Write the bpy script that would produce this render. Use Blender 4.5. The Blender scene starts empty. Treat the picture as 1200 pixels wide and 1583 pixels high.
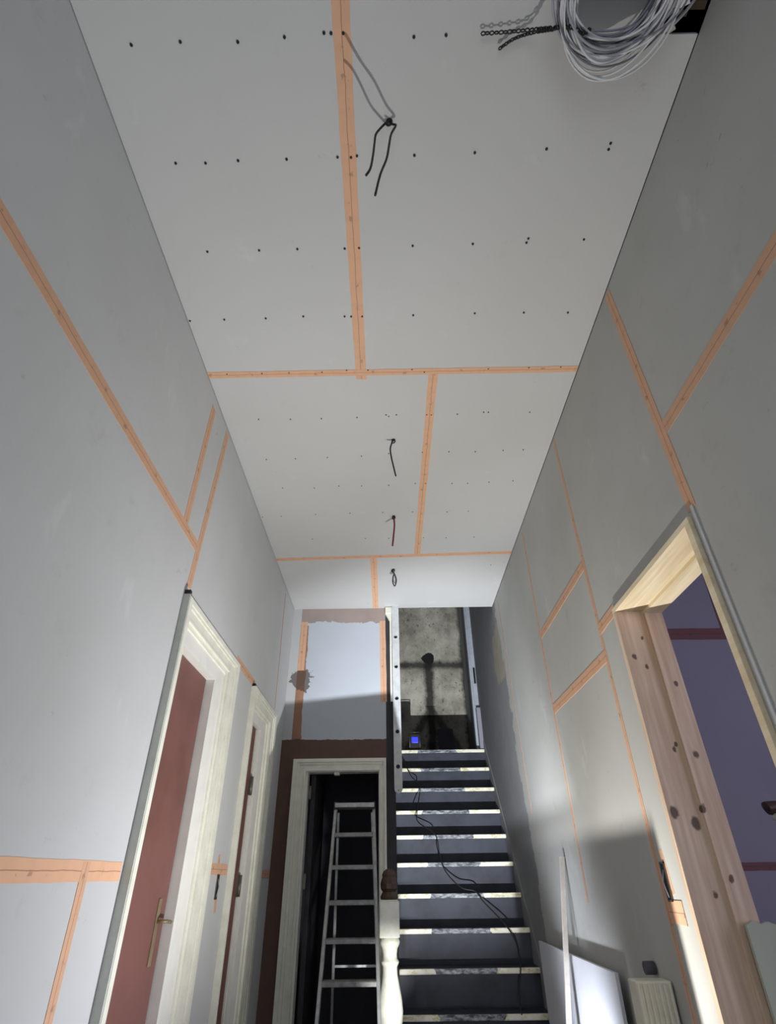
import bpy, bmesh, math, random
from mathutils import Vector, Matrix
random.seed(7)
S = bpy.context.scene
C = S.collection

# ------------------------------------------------------------------ camera
cam_d = bpy.data.cameras.new('camera')
cam = bpy.data.objects.new('camera', cam_d); C.objects.link(cam)
cam_d.sensor_fit = 'HORIZONTAL'; cam_d.sensor_width = 36.0
cam_d.lens = 836.8 / 1200 * 36.0
cam_d.clip_start = 0.02
PITCH, YAW, ROLL = 0.59653, -0.0020, -0.01297
fw = Vector((math.sin(YAW)*math.cos(PITCH), math.cos(YAW)*math.cos(PITCH), math.sin(PITCH)))
rt = Vector((math.cos(YAW), -math.sin(YAW), 0)); up = rt.cross(fw)
rt2 = math.cos(ROLL)*rt + math.sin(ROLL)*up
up2 = -math.sin(ROLL)*rt + math.cos(ROLL)*up
m = Matrix((rt2, up2, -fw)).transposed().to_4x4(); m.translation = (0, 0, 1.05)
cam.matrix_world = m
S.camera = cam

# ------------------------------------------------------------------ light
S.view_settings.view_transform = 'Standard'
S.view_settings.look = 'None'
S.view_settings.gamma = 1.0
S.view_settings.use_curve_mapping = False
S.view_settings.exposure = 0.12
w = bpy.data.worlds.new('world'); S.world = w; w.use_nodes = True
w.node_tree.nodes['Background'].inputs[0].default_value = (0.55, 0.62, 0.78, 1)
w.node_tree.nodes['Background'].inputs[1].default_value = 0.02

def lamp(name, kind, loc, energy, color, rot=(0, 0, 0), **kw):
    d = bpy.data.lights.new(name, kind); d.energy = energy; d.color = color
    for k, v in kw.items(): setattr(d, k, v)
    o = bpy.data.objects.new(name, d); C.objects.link(o)
    o.location = loc; o.rotation_euler = rot
    return o

# floor flood lamp pointing up, just below the frame, in front of the stairs
LP = (0.45, 2.28, 0.25)
def aim(src, dst): return (Vector(dst)-Vector(src)).to_track_quat('-Z', 'Y').to_euler()
lamp('flood_light', 'SPOT', LP, 120, (1.0, 0.965, 0.89), rot=aim(LP, (0.20, 3.0, 3.05)),
     shadow_soft_size=0.003, spot_size=math.radians(156), spot_blend=1.0)
# added spot beside the flood lamp, brightening the head of the stairs
lamp('stair_fill', 'SPOT', (LP[0]+0.01, LP[1], LP[2]), 470, (0.90, 0.95, 1.0), rot=aim(LP, (0.30, 6.5, 3.45)),
     shadow_soft_size=0.003, spot_size=math.radians(62), spot_blend=1.0)
lamp('side_fill', 'SPOT', (LP[0]-0.01, LP[1], LP[2]), 66, (0.93, 0.95, 1.0), rot=aim(LP, (-0.86, 1.55, 1.35)),
     shadow_soft_size=0.01, spot_size=math.radians(110), spot_blend=1.0)  # added spot, only there to brighten the low left wall
# added area light to brighten the room beyond the right doorway
lamp('room_fill', 'AREA', (3.1, 0.9, 1.5), 24, (0.80, 0.76, 1.0), rot=(0, math.radians(90), 0),
     shape='RECTANGLE', size=1.3, size_y=1.2)
# added fill spots without real lamps, brightening newel, panel and right wall
NP = (0.22, 2.95, 0.30)
lamp('newel_fill', 'SPOT', NP, 62, (0.95, 0.96, 0.92), rot=aim(NP, (-0.03, 3.95, 0.60)),
     shadow_soft_size=0.02, spot_size=math.radians(28), spot_blend=0.8)
PP = (0.50, 3.10, 0.16)
lamp('panel_fill', 'SPOT', PP, 30, (0.86, 0.90, 1.0), rot=aim(PP, (0.91, 3.20, 0.42)),
     shadow_soft_size=0.03, spot_size=math.radians(96), spot_blend=0.8)
WP = (0.16, 3.25, 0.20)
lamp('wall_fill', 'SPOT', WP, 42, (0.84, 0.90, 1.0), rot=aim(WP, (0.91, 3.75, 2.15)),
     shadow_soft_size=0.02, spot_size=math.radians(72), spot_blend=1.0)
# daylight through the glazed front door behind the camera
lamp('door_daylight', 'AREA', (0, -1.50, 1.05), 13, (0.86, 0.91, 1.0), rot=(math.radians(90), 0, 0),
     shape='RECTANGLE', size=0.8, size_y=1.7)

# ------------------------------------------------------------------ materials
def srgb(r, g, b):
    f = lambda c: (c/255/12.92) if c/255 <= 0.04045 else ((c/255+0.055)/1.055)**2.4
    return (f(r), f(g), f(b), 1)

class NT:
    def __init__(s, name):
        s.m = bpy.data.materials.new(name); s.m.use_nodes = True
        s.t = s.m.node_tree; s.n = s.t.nodes; s.l = s.t.links
        s.b = s.n['Principled BSDF']
    def new(s, t, **kw):
        x = s.n.new(t)
        for k, v in kw.items(): setattr(x, k, v)
        return x
    def link(s, a, b): s.l.new(a, b)
    def coords(s, scale=(1, 1, 1)):
        tc = s.new('ShaderNodeTexCoord'); mp = s.new('ShaderNodeMapping')
        s.link(tc.outputs['Object'], mp.inputs[0]); mp.inputs['Scale'].default_value = scale
        return mp.outputs[0]
    def noise(s, co, scale, detail=4, rough=0.55):
        n = s.new('ShaderNodeTexNoise'); s.link(co, n.inputs['Vector'])
        n.inputs['Scale'].default_value = scale; n.inputs['Detail'].default_value = detail
        n.inputs['Roughness'].default_value = rough
        return n.outputs['Fac']
    def ramp(s, fac, stops):
        r = s.new('ShaderNodeValToRGB'); s.link(fac, r.inputs[0])
        e = r.color_ramp.elements
        while len(e) < len(stops): e.new(0.5)
        for i, (p, c) in enumerate(stops):
            e[i].position = p; e[i].color = c if len(c) == 4 else (*c, 1)
        return r.outputs[0]
    def mix(s, fac, a, b, mode='MIX'):
        x = s.new('ShaderNodeMix', data_type='RGBA', blend_type=mode)
        for sock, v in ((x.inputs[0], fac), (x.inputs[6], a), (x.inputs[7], b)):
            if hasattr(v, 'links'): s.link(v, sock)
            else: sock.default_value = v
        return x.outputs[2]
    def math(s, op, a, b=0.0, c=None):
        x = s.new('ShaderNodeMath', operation=op)
        for i, v in enumerate((a, b) if c is None else (a, b, c)):
            if hasattr(v, 'links'): s.link(v, x.inputs[i])
            else: x.inputs[i].default_value = v
        return x.outputs[0]
    def xyz(s, co):
        x = s.new('ShaderNodeSeparateXYZ'); s.link(co, x.inputs[0]); return x.outputs
    def bump(s, h, strength=0.2, dist=0.002):
        b = s.new('ShaderNodeBump'); s.link(h, b.inputs['Height'])
        b.inputs['Strength'].default_value = strength; b.inputs['Distance'].default_value = dist
        s.link(b.outputs[0], s.b.inputs['Normal'])
    def done(s, col, rough=0.7, metal=0.0):
        if hasattr(col, 'links'): s.link(col, s.b.inputs['Base Color'])
        else: s.b.inputs['Base Color'].default_value = col
        s.b.inputs['Roughness'].default_value = rough; s.b.inputs['Metallic'].default_value = metal
        return s.m

def plaster(name, base, dirt, amount=0.35, rough=0.85, fine=60, stair=False):
    n = NT(name); co = n.coords()
    big = n.noise(co, 1.6, 5); small = n.noise(co, fine, 3); mid = n.noise(co, 9, 6, 0.7)
    c = n.mix(n.math('MULTIPLY', n.ramp(big, [(0.35, (0,0,0)), (0.75, (1,1,1))]), amount), base, dirt)
    # scuff marks: thin sparse darker smears
    sc = n.ramp(mid, [(0.60, (0,0,0)), (0.72, (1,1,1))])
    c = n.mix(n.math('MULTIPLY', sc, amount*0.75), c, dirt)
    li = n.ramp(n.noise(n.coords((1, 1, 0.5)), 5.0, 6, 0.65), [(0.64, (0,0,0)), (0.70, (1,1,1))])
    c = n.mix(n.math('MULTIPLY', li, amount*0.5), c, tuple(min(1, v*1.35) for v in base[:3])+(1,))
    tiny = n.ramp(n.noise(n.coords((1, 0.8, 1.3)), 17, 6, 0.75), [(0.63, (0,0,0)), (0.70, (1,1,1))])
    gate = n.ramp(n.noise(co, 2.3, 3), [(0.50, (0,0,0)), (0.60, (1,1,1))])
    c = n.mix(n.math('MULTIPLY', n.math('MULTIPLY', tiny, gate), amount*1.1), c, tuple(v*0.62 for v in dirt[:3])+(1,))
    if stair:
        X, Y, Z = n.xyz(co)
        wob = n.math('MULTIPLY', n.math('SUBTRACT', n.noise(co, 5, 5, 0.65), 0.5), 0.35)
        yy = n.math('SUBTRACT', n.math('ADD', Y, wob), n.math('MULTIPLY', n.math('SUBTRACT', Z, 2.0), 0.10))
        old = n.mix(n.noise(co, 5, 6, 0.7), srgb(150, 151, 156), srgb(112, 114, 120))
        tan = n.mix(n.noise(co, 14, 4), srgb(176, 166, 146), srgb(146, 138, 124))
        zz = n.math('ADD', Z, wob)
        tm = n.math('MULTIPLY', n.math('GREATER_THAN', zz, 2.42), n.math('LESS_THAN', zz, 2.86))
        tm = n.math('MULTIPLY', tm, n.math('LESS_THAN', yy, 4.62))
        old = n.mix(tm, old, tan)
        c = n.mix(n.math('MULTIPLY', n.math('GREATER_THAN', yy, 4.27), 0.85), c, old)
    n.bump(small, 0.12, 0.001)
    return n.done(c, rough)

def simple(name, base, dark=None, amount=0.3, rough=0.5, metal=0.0, scale=12, bump=0.1):
    n = NT(name); co = n.coords()
    f = n.noise(co, scale, 5, 0.6)
    d = dark or tuple(v*0.6 for v in base[:3])+(1,)
    c = n.mix(n.math('MULTIPLY', n.ramp(f, [(0.42, (0,0,0)), (0.72, (1,1,1))]), amount), base, d)
    if bump: n.bump(n.noise(co, scale*6, 3), bump, 0.001)
    return n.done(c, rough, metal)

M = {}
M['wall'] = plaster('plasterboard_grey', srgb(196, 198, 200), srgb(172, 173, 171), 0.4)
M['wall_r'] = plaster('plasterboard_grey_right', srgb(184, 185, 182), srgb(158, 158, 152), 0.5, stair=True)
M['ceiling'] = plaster('plasterboard_ceiling', srgb(200, 201, 201), srgb(188, 188, 187), 0.3)
M['back'] = None
M['white'] = simple('white_gloss', srgb(232, 232, 220), srgb(205, 203, 185), 0.5, 0.4)
M['white_edge'] = simple('white_paint_edge', srgb(228, 228, 222), None, 0.2, 0.5)
M['grey_edge'] = simple('grey_board_edge', srgb(200, 204, 196), srgb(170, 172, 164), 0.5, 0.8)
M['navy'] = simple('dark_navy_stair_paint', srgb(56, 60, 74), srgb(33, 35, 45), 0.8, 0.6, scale=7)
M['string'] = simple('dark_stair_string', srgb(50, 50, 56), srgb(36, 30, 30), 0.6, 0.7)
M['newel_white'] = simple('newel_white_paint', srgb(236, 236, 226), srgb(200, 196, 170), 0.5, 0.45, scale=18)
M['finial'] = simple('newel_brown_wood', srgb(78, 56, 44), srgb(40, 28, 24), 0.7, 0.35)
M['door_brown'] = simple('brown_door_paint', srgb(118, 78, 72), srgb(96, 62, 52), 0.7, 0.55, scale=4)
M['alu'] = simple('aluminium', srgb(170, 172, 172), srgb(120, 122, 122), 0.6, 0.42, 0.75, scale=25)
M['alu_tread'] = simple('ladder_tread_metal', srgb(140, 142, 142), srgb(90, 90, 90), 0.7, 0.5, 0.5, scale=30)
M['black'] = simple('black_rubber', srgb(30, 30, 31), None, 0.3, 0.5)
M['screw'] = simple('black_screw', srgb(16, 16, 17), None, 0.2, 0.6, bump=0)
M['red_cable'] = simple('dark_red_cable', srgb(120, 28, 48), None, 0.2, 0.5)
M['cable_white'] = simple('white_cable', srgb(222, 223, 226), srgb(170, 172, 182), 0.4, 0.4)
M['cable_dark'] = simple('shadow_grey_cable', srgb(112, 112, 122), None, 0.3, 0.4)
M['cable_grey'] = simple('grey_cable', srgb(165, 166, 178), srgb(125, 126, 140), 0.4, 0.4)
M['joist'] = simple('dark_joist', srgb(82, 70, 56), srgb(40, 34, 28), 0.6, 0.9)
M['plate'] = simple('old_brass', srgb(150, 135, 105), srgb(90, 75, 55), 0.7, 0.5, 0.5)
M['steel'] = simple('steel_hinge', srgb(120, 118, 110), srgb(60, 58, 52), 0.7, 0.45, 0.7)
M['pole'] = simple('pale_pole', srgb(232, 226, 216), srgb(180, 165, 148), 0.5, 0.6)
M['boardw'] = simple('white_faced_board', srgb(225, 228, 236), None, 0.1, 0.45)
M['greenboard'] = plaster('green_board', srgb(196, 206, 188), srgb(150, 160, 146), 0.6)
M['radiator'] = simple('cream_radiator', srgb(222, 220, 205), srgb(180, 176, 160), 0.4, 0.4)
M['post'] = simple('bluish_white_post', srgb(178, 186, 196), srgb(140, 146, 158), 0.4, 0.55)
M['stile'] = simple('pale_metal_stile', srgb(205, 208, 210), srgb(165, 168, 172), 0.6, 0.5)
M['room'] = plaster('room_wall_purple_grey', srgb(150, 148, 162), srgb(132, 129, 146), 0.4)
M['floor'] = plaster('dusty_floor', srgb(120, 112, 104), srgb(80, 74, 68), 0.6)
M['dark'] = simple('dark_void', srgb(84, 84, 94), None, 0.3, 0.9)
M['housing'] = simple('lamp_housing', srgb(30, 30, 32), None, 0.2, 0.6)

KNOTS = [(0.975, 1.814, 0.008), (1.044, 1.634, 0.009), (0.986, 1.429, 0.007), (0.976, 1.413, 0.007), (1.037, 1.393, 0.011), (1.009, 1.231, 0.011),
         (0.916, 1.221, 0.016), (0.976, 1.189, 0.017), (0.974, 1.0, 0.009), (1.029, 1.042, 0.009), (0.925, 1.74, 0.010), (0.961, 1.703, 0.008)]
def wood(name, a, b, knots=True):
    n = NT(name); tc = n.coords((14, 14, 1.0) if knots else (14, 1.0, 9))
    g = n.noise(tc, 3.0, 6, 0.6)
    c = n.mix(n.ramp(g, [(0.35, (0,0,0)), (0.7, (1,1,1))]), a, b)
    wv = n.new('ShaderNodeTexWave', wave_type='BANDS', bands_direction='X')
    n.link(n.coords((1, 1, 0.12) if knots else (1, 0.12, 1)), wv.inputs[0]); wv.inputs['Scale'].default_value = 14
    wv.inputs['Distortion'].default_value = 6; wv.inputs['Detail'].default_value = 3
    c = n.mix(n.math('MULTIPLY', wv.outputs['Fac'], 0.25), c, b)
    if knots:
        for (kx, kz, kr) in KNOTS:
            X, Y, Z = n.xyz(n.coords())
            dx = n.math('SUBTRACT', X, kx); dz = n.math('MULTIPLY', n.math('SUBTRACT', Z, kz), 0.7)
            dd = n.math('SQRT', n.math('ADD', n.math('MULTIPLY', dx, dx), n.math('MULTIPLY', dz, dz)))
            dd = n.math('ADD', dd, n.math('MULTIPLY', n.math('SUBTRACT', n.noise(n.coords(), 60, 3), 0.5), 0.012))
            mr = n.new('ShaderNodeMapRange'); n.link(dd, mr.inputs[0])
            mr.inputs[1].default_value = kr*0.6; mr.inputs[2].default_value = kr; mr.inputs[3].default_value = 0.85; mr.inputs[4].default_value = 0
            c = n.mix(mr.outputs[0], c, srgb(66, 44, 36))
    n.bump(g, 0.2, 0.001)
    return n.done(c, 0.6)
M['pine'] = wood('raw_pine', srgb(226, 206, 184), srgb(196, 168, 144))
M['pine_pale'] = wood('raw_pine_pale', srgb(242, 230, 200), srgb(218, 196, 158), False)

def tape_mat(name, col, line):
    n = NT(name); co = n.coords(); X, Y, Z = n.xyz(co)
    f = n.noise(n.coords((3, 1, 1)), 9, 4)
    c = n.mix(n.math('MULTIPLY', n.ramp(f, [(0.35, (0,0,0)), (0.75, (1,1,1))]), 0.55), col, tuple(v*0.82 for v in col[:3])+(1,))
    wob = n.math('MULTIPLY', n.math('SUBTRACT', n.noise(n.coords((1, 0, 0)), 7, 4), 0.5), 0.012)
    d = n.math('ABSOLUTE', n.math('SUBTRACT', Y, wob))
    ln = n.math('LESS_THAN', d, 0.0011)
    sm = n.ramp(n.noise(co, 26, 4), [(0.60, (0,0,0)), (0.66, (1,1,1))])
    near = n.math('LESS_THAN', d, 0.011)
    c = n.mix(n.math('MULTIPLY', n.math('MULTIPLY', sm, near), 0.45), c, line)
    c = n.mix(n.math('MULTIPLY', ln, 0.7), c, line)
    mesh = n.new('ShaderNodeTexChecker'); n.link(co, mesh.inputs[0]); mesh.inputs['Scale'].default_value = 330
    c = n.mix(0.06, c, mesh.outputs[0])
    return n.done(c, 0.8)
M['tape'] = tape_mat('orange_joint_tape', srgb(228, 178, 142), srgb(120, 80, 62))
M['tape_d'] = tape_mat('deep_orange_joint_tape', srgb(216, 168, 134), srgb(110, 72, 52))
M['tape_thin'] = tape_mat('brown_thin_tape', srgb(186, 138, 108), srgb(120, 84, 66))
M['tape_dark'] = tape_mat('dark_red_tape', srgb(120, 72, 72), srgb(70, 42, 44))

# wall over the back door: pinkish plaster edge, bluish board, brown foot
def back_mat():
    n = NT('patched_back_wall'); co = n.coords(); X, Y, Z = n.xyz(co)
    wob = n.math('MULTIPLY', n.math('SUBTRACT', n.noise(co, 9, 5, 0.65), 0.5), 0.12)
    pink = n.mix(n.noise(co, 6, 5), srgb(176, 158, 152), srgb(140, 130, 126))
    top = n.math('GREATER_THAN', n.math('ADD', Z, wob), 2.92)
    blue = n.mix(n.noise(co, 4, 4), srgb(190, 198, 208), srgb(180, 186, 196))
    c = n.mix(top, blue, pink)
    left = n.math('LESS_THAN', n.math('ADD', X, n.math('MULTIPLY', wob, 0.35)), -0.712)
    c = n.mix(n.math('MULTIPLY', left, n.math('LESS_THAN', n.math('ADD', Z, wob), 2.90)), c, n.mix(n.noise(co, 7, 5), srgb(176, 132, 104), srgb(122, 92, 78)))
    c = n.mix(n.math('LESS_THAN', X, -0.782), c, srgb(188, 190, 192))
    low = n.math('LESS_THAN', n.math('ADD', Z, n.math('MULTIPLY', wob, 0.3)), 1.955)
    c = n.mix(low, c, n.mix(n.noise(co, 12, 5), srgb(112, 84, 74), srgb(84, 70, 64)))  # brown band, darkened further for the shade beside the door frame
    # rusty damp blot on the left strip
    v = n.new('ShaderNodeVectorMath', operation='DISTANCE'); n.link(co, v.inputs[0]); v.inputs[1].default_value = (-0.74, 4.468, 2.42)
    bl = n.math('LESS_THAN', n.math('ADD', v.outputs['Value'], n.math('MULTIPLY', wob, 2.2)), 0.085)
    c = n.mix(n.math('MULTIPLY', bl, 0.8), c, srgb(80, 62, 54))
    n.bump(n.noise(co, 40, 4), 0.2, 0.002)
    return n.done(c, 0.9)
M['back'] = back_mat()

# concrete wall at the head of the stairs with soot-black chased lines
def concrete_mat():
    n = NT('stained_concrete'); co = n.coords(); X, Y, Z = n.xyz(co)
    c = n.mix(n.ramp(n.noise(co, 3.0, 7, 0.7), [(0.35, (0,0,0)), (0.65, (1,1,1))]), srgb(222, 217, 204), srgb(150, 145, 133))
    sp = n.ramp(n.noise(n.coords((1, 1, 0.7)), 28, 5, 0.7), [(0.58, (0,0,0)), (0.66, (1,1,1))])
    c = n.mix(n.math('MULTIPLY', sp, 0.7), c, srgb(66, 64, 60))
    wob = n.math('MULTIPLY', n.math('SUBTRACT', n.noise(co, 7, 5, 0.65), 0.5), 0.10)
    def band(axis, c0, half, soft):
        d = n.math('ABSOLUTE', n.math('SUBTRACT', n.math('ADD', axis, wob), c0))
        mr = n.new('ShaderNodeMapRange'); n.link(d, mr.inputs[0])
        mr.inputs[1].default_value = half; mr.inputs[2].default_value = half+soft
        mr.inputs[3].default_value = 1; mr.inputs[4].default_value = 0
        return mr.outputs[0]
    hb = band(Z, 3.30, 0.018, 0.05)
    vb = n.math('MULTIPLY', band(X, 0.476, 0.03, 0.05), n.math('LESS_THAN', Z, 3.37))
    rb = band(X, 0.925, 0.012, 0.05)
    for b, s in ((hb, 0.85), (vb, 0.9), (rb, 0.9)):
        c = n.mix(n.math('MULTIPLY', b, s), c, srgb(38, 38, 38))
    # forked branches running down and out from the streak
    for sx in (-1, 1):
        ax = n.math('ADD', X, n.math('MULTIPLY', n.math('SUBTRACT', Z, 2.78), 0.62*sx))
        bb = n.math('MULTIPLY', band(ax, 0.476, 0.03, 0.04), n.math('LESS_THAN', Z, 2.80))
        c = n.mix(n.math('MULTIPLY', bb, 0.7), c, srgb(40, 40, 42))
    v = n.new('ShaderNodeVectorMath', operation='DISTANCE'); n.link(co, v.inputs[0]); v.inputs[1].default_value = (0.476, 6.8, 3.39)
    c = n.mix(n.math('LESS_THAN', n.math('ADD', v.outputs['Value'], wob), 0.075), c, srgb(36, 36, 36))
    n.bump(n.noise(co, 30, 6, 0.7), 0.5, 0.006)
    return n.done(c, 0.95)
M['concrete'] = concrete_mat()

# nosing edges: white painted ends with a scuffed bare middle where the carpet lay
def nosing_mat():
    n = NT('nosing_paint'); co = n.coords(); X, Y, Z = n.xyz(co)
    wob = n.math('MULTIPLY', n.math('SUBTRACT', n.noise(co, 7, 4), 0.5), 0.14)
    xx = n.math('ADD', X, wob)
    ends = n.math('ADD', n.math('LESS_THAN', xx, 0.25), n.math('GREATER_THAN', xx, 0.64))
    scuff = n.ramp(n.noise(n.coords((1, 3, 3)), 22, 6, 0.7), [(0.42, srgb(60, 64, 74)), (0.62, srgb(176, 180, 186))])
    white = n.ramp(n.noise(n.coords((1, 2, 2)), 16, 5, 0.7), [(0.38, srgb(205, 196, 150)), (0.5, srgb(245, 242, 220)), (0.72, srgb(250, 250, 250))])
    return n.done(n.mix(ends, scuff, white), 0.5)
M['nosing'] = nosing_mat()

def emis(name, col, s):
    n = NT(name); n.b.inputs['Emission Color'].default_value = col
    n.b.inputs['Emission Strength'].default_value = s
    return n.done(tuple(v*0.2 for v in col[:3])+(1,), 0.3)
M['blue'] = emis('blue_display', (0.03, 0.04, 1, 1), 1.6)

# ------------------------------------------------------------------ helpers
def add_box(bm, x0, x1, y0, y1, z0, z1, bev=0):
    r = bmesh.ops.create_cube(bm, size=1.0)
    vs = r['verts']
    for v in vs:
        v.co = Vector(((x0+x1)/2 + v.co.x*(x1-x0), (y0+y1)/2 + v.co.y*(y1-y0), (z0+z1)/2 + v.co.z*(z1-z0)))
    if bev:
        es = list({e for v in vs for e in v.link_edges})
        bmesh.ops.bevel(bm, geom=es, offset=bev, segments=2, affect='EDGES', profile=0.6)
    return bm

def add_bar(bm, a, b, w, h, upv=(0, 0, 1), bev=0):
    a, b = Vector(a), Vector(b); d = (b-a); L = d.length; d.normalize()
    s = d.cross(Vector(upv)).normalized(); u = s.cross(d)
    r = bmesh.ops.create_cube(bm, size=1.0); c = (a+b)/2
    for v in r['verts']:
        v.co = c + d*(v.co.x*L) + s*(v.co.y*w) + u*(v.co.z*h)
    if bev:
        es = list({e for v in r['verts'] for e in v.link_edges})
        bmesh.ops.bevel(bm, geom=es, offset=bev, segments=2, affect='EDGES')
    return bm

def smooth_path(pts, n=6, closed=False):
    P = [Vector(p) for p in pts]; out = []; N = len(P)
    rng = range(N) if closed else range(N-1)
    for i in rng:
        if closed: p0, p1, p2, p3 = P[i-1], P[i], P[(i+1) % N], P[(i+2) % N]
        else: p0, p1, p2, p3 = P[max(i-1, 0)], P[i], P[i+1], P[min(i+2, N-1)]
        for k in range(n):
            t = k/n
            out.append(0.5*((2*p1)+(-p0+p2)*t+(2*p0-5*p1+4*p2-p3)*t*t+(-p0+3*p1-3*p2+p3)*t**3))
    if not closed: out.append(P[-1])
    return out

def add_tube(bm, pts, r, seg=8, closed=False):
    N = len(pts); rings = []; prev = None
    for i, p in enumerate(pts):
        a = pts[i-1] if (i > 0 or closed) else p
        b = pts[(i+1) % N] if (i < N-1 or closed) else p
        t = (b-a).normalized()
        if prev is None:
            s = t.cross(Vector((0, 0, 1)))
            if s.length < 1e-3: s = t.cross(Vector((1, 0, 0)))
        else: s = prev - t*prev.dot(t)
        s.normalize(); prev = s; u = t.cross(s)
        rr = r[i] if isinstance(r, (list, tuple)) else r
        rings.append([bm.verts.new(p + (s*math.cos(k*2*math.pi/seg) + u*math.sin(k*2*math.pi/seg))*rr) for k in range(seg)])
    for i in range(N if closed else N-1):
        A, B = rings[i], rings[(i+1) % N]
        for k in range(seg):
            f = bm.faces.new((A[k], A[(k+1) % seg], B[(k+1) % seg], B[k])); f.smooth = True
    if not closed:
        bm.faces.new(rings[0][::-1]); bm.faces.new(rings[-1])
    return bm

def add_lathe(bm, prof, cx, cy, seg=24):
    rings = [[bm.verts.new((cx+r*math.cos(k*2*math.pi/seg), cy+r*math.sin(k*2*math.pi/seg), z)) for k in range(seg)] for r, z in prof]
    for A, B in zip(rings, rings[1:]):
        for k in range(seg):
            f = bm.faces.new((A[k], A[(k+1) % seg], B[(k+1) % seg], B[k])); f.smooth = True
    bm.faces.new(rings[0][::-1]); bm.faces.new(rings[-1])
    return bm

def add_prism(bm, poly, axis, a, b):
    """poly: 2D points; axis 'y' -> (x,z) extruded along y from a to b; 'x' -> (y,z) along x; 'z' -> (x,y) along z"""
    def P(p, t):
        return {'y': (p[0], t, p[1]), 'x': (t, p[0], p[1]), 'z': (p[0], p[1], t)}[axis]
    A = [bm.verts.new(P(p, a)) for p in poly]; B = [bm.verts.new(P(p, b)) for p in poly]
    n = len(poly)
    bm.faces.new(A); bm.faces.new(B[::-1])
    for i in range(n): bm.faces.new((A[i], B[i], B[(i+1) % n], A[(i+1) % n]))
    bmesh.ops.recalc_face_normals(bm, faces=bm.faces)
    return bm

def obj(name, bm, mat, parent=None, loc=None):
    me = bpy.data.meshes.new(name)
    if loc is not None:
        for v in bm.verts: v.co -= Vector(loc)
    bmesh.ops.recalc_face_normals(bm, faces=bm.faces)
    bm.to_mesh(me); bm.free()
    o = bpy.data.objects.new(name, me); C.objects.link(o); me.materials.append(mat)
    if loc is not None: o.location = loc
    if parent:
        o.parent = parent; o.matrix_parent_inverse = Matrix.Translation(-parent.location)
        if loc is not None and parent.location.length: pass
    return o

def tag(o, label, cat, group=None, kind=None):
    o['label'] = label; o['category'] = cat
    if group: o['group'] = group
    if kind: o['kind'] = kind
    return o

def thing(name, label, cat, loc, group=None, kind=None):
    o = bpy.data.objects.new(name, None); C.objects.link(o); o.location = loc; o.empty_display_size = 0.05
    return tag(o, label, cat, group, kind)

def struct(name, bm, mat, parent=None, label=None):
    o = obj(name, bm, mat, parent)
    if not parent: o['kind'] = 'structure'
    return o
def door_root(name, loc):
    o = bpy.data.objects.new(name, None); C.objects.link(o); o.location = loc; o['kind'] = 'structure'
    return o
B = bmesh.new

XL, XR, YB, ZC = -0.856, 0.91, 4.468, 3.05

# ------------------------------------------------------------------ setting
bm = B(); add_box(bm, -1.6, 3.4, -1.7, 6.8, -0.1, 0); struct('floor', bm, M['floor'])

# ceiling with the cut hole by the right wall
bm = B()
t = 0.0125
add_box(bm, XL+0.003, 0.80, -1.6, YB, ZC, ZC+t)
add_box(bm, 0.80, XR-0.003, 0.523, YB, ZC, ZC+t)
add_box(bm, 0.80, XR-0.003, -1.6, 0.10, ZC, ZC+t)
add_box(bm, -0.05, XR+0.02, YB-0.02, YB, ZC+t, ZC+0.28)
add_box(bm, XL-0.05, XR+0.3, -1.6, YB, ZC+0.28, ZC+0.32)
struct('ceiling', bm, M['ceiling'])
bm = B()
add_box(bm, -1.1, 1.3, YB-0.35, 6.9, 4.75, 4.8); struct('ceiling_stairwell', bm, M['room'])

# left wall with two door openings
D1 = (2.085, 2.70, 1.90); D2 = (3.345, 3.80, 1.90)
bm = B(); th = 0.10
x0, x1 = XL-th, XL
for (a, b, z0, z1) in ((-1.6, D1[0], 0, ZC+0.27), (D1[0], D1[1], D1[2], ZC+0.27), (D1[1], D2[0], 0, ZC+0.27),
                       (D2[0], D2[1], D2[2], ZC+0.27), (D2[1], YB+0.02, 0, ZC+0.27)):
    add_box(bm, x0, x1, a, b, z0, z1)
struct('wall_left', bm, M['wall'])

# right wall with the doorway
R = (1.365, 2.045, 1.945)
bm = B(); th = 0.16; x0, x1 = XR, XR+th
for (a, b, z0, z1) in ((-1.6, R[0], 0, ZC+0.27), (R[0], R[1], R[2], ZC+0.27), (R[1], YB, 0, ZC+0.27), (-1.6, YB, ZC, ZC+0.3)):
    add_box(bm, x0, x1, a, b, z0, z1)
add_box(bm, x0, x1, YB, 6.8, 0, 4.75)
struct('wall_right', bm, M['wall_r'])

# back wall over and around the rear door (opening x -0.64..-0.09, z<1.73)
bm = B()
y0, y1 = YB, YB+0.1
add_box(bm, XL-0.1, -0.655, y0, y1, 0, 1.74); add_box(bm, -0.085, -0.045, y0, y1, 0, 1.74)
add_box(bm, XL-0.1, -0.045, y0, y1, 1.74, ZC+0.3)
struct('wall_back', bm, M['back'])
# side wall of the stairwell, its dark end facing the hall
bm = B()
add_box(bm, -0.045, 0.022, YB, 6.79, 0, 2.235)
add_box(bm, -0.045, 0.0, YB, 6.79, 2.235, 4.75)
struct('wall_stairwell', bm, M['string'])
bm = B(); add_box(bm, -0.3, 1.3, 6.8, 6.9, 0, 4.75); struct('wall_concrete', bm, M['concrete'])
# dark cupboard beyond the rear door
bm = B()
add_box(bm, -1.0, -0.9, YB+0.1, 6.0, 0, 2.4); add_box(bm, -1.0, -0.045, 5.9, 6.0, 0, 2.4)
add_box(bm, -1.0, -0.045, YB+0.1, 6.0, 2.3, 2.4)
struct('wall_cupboard', bm, M['dark'])
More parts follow.
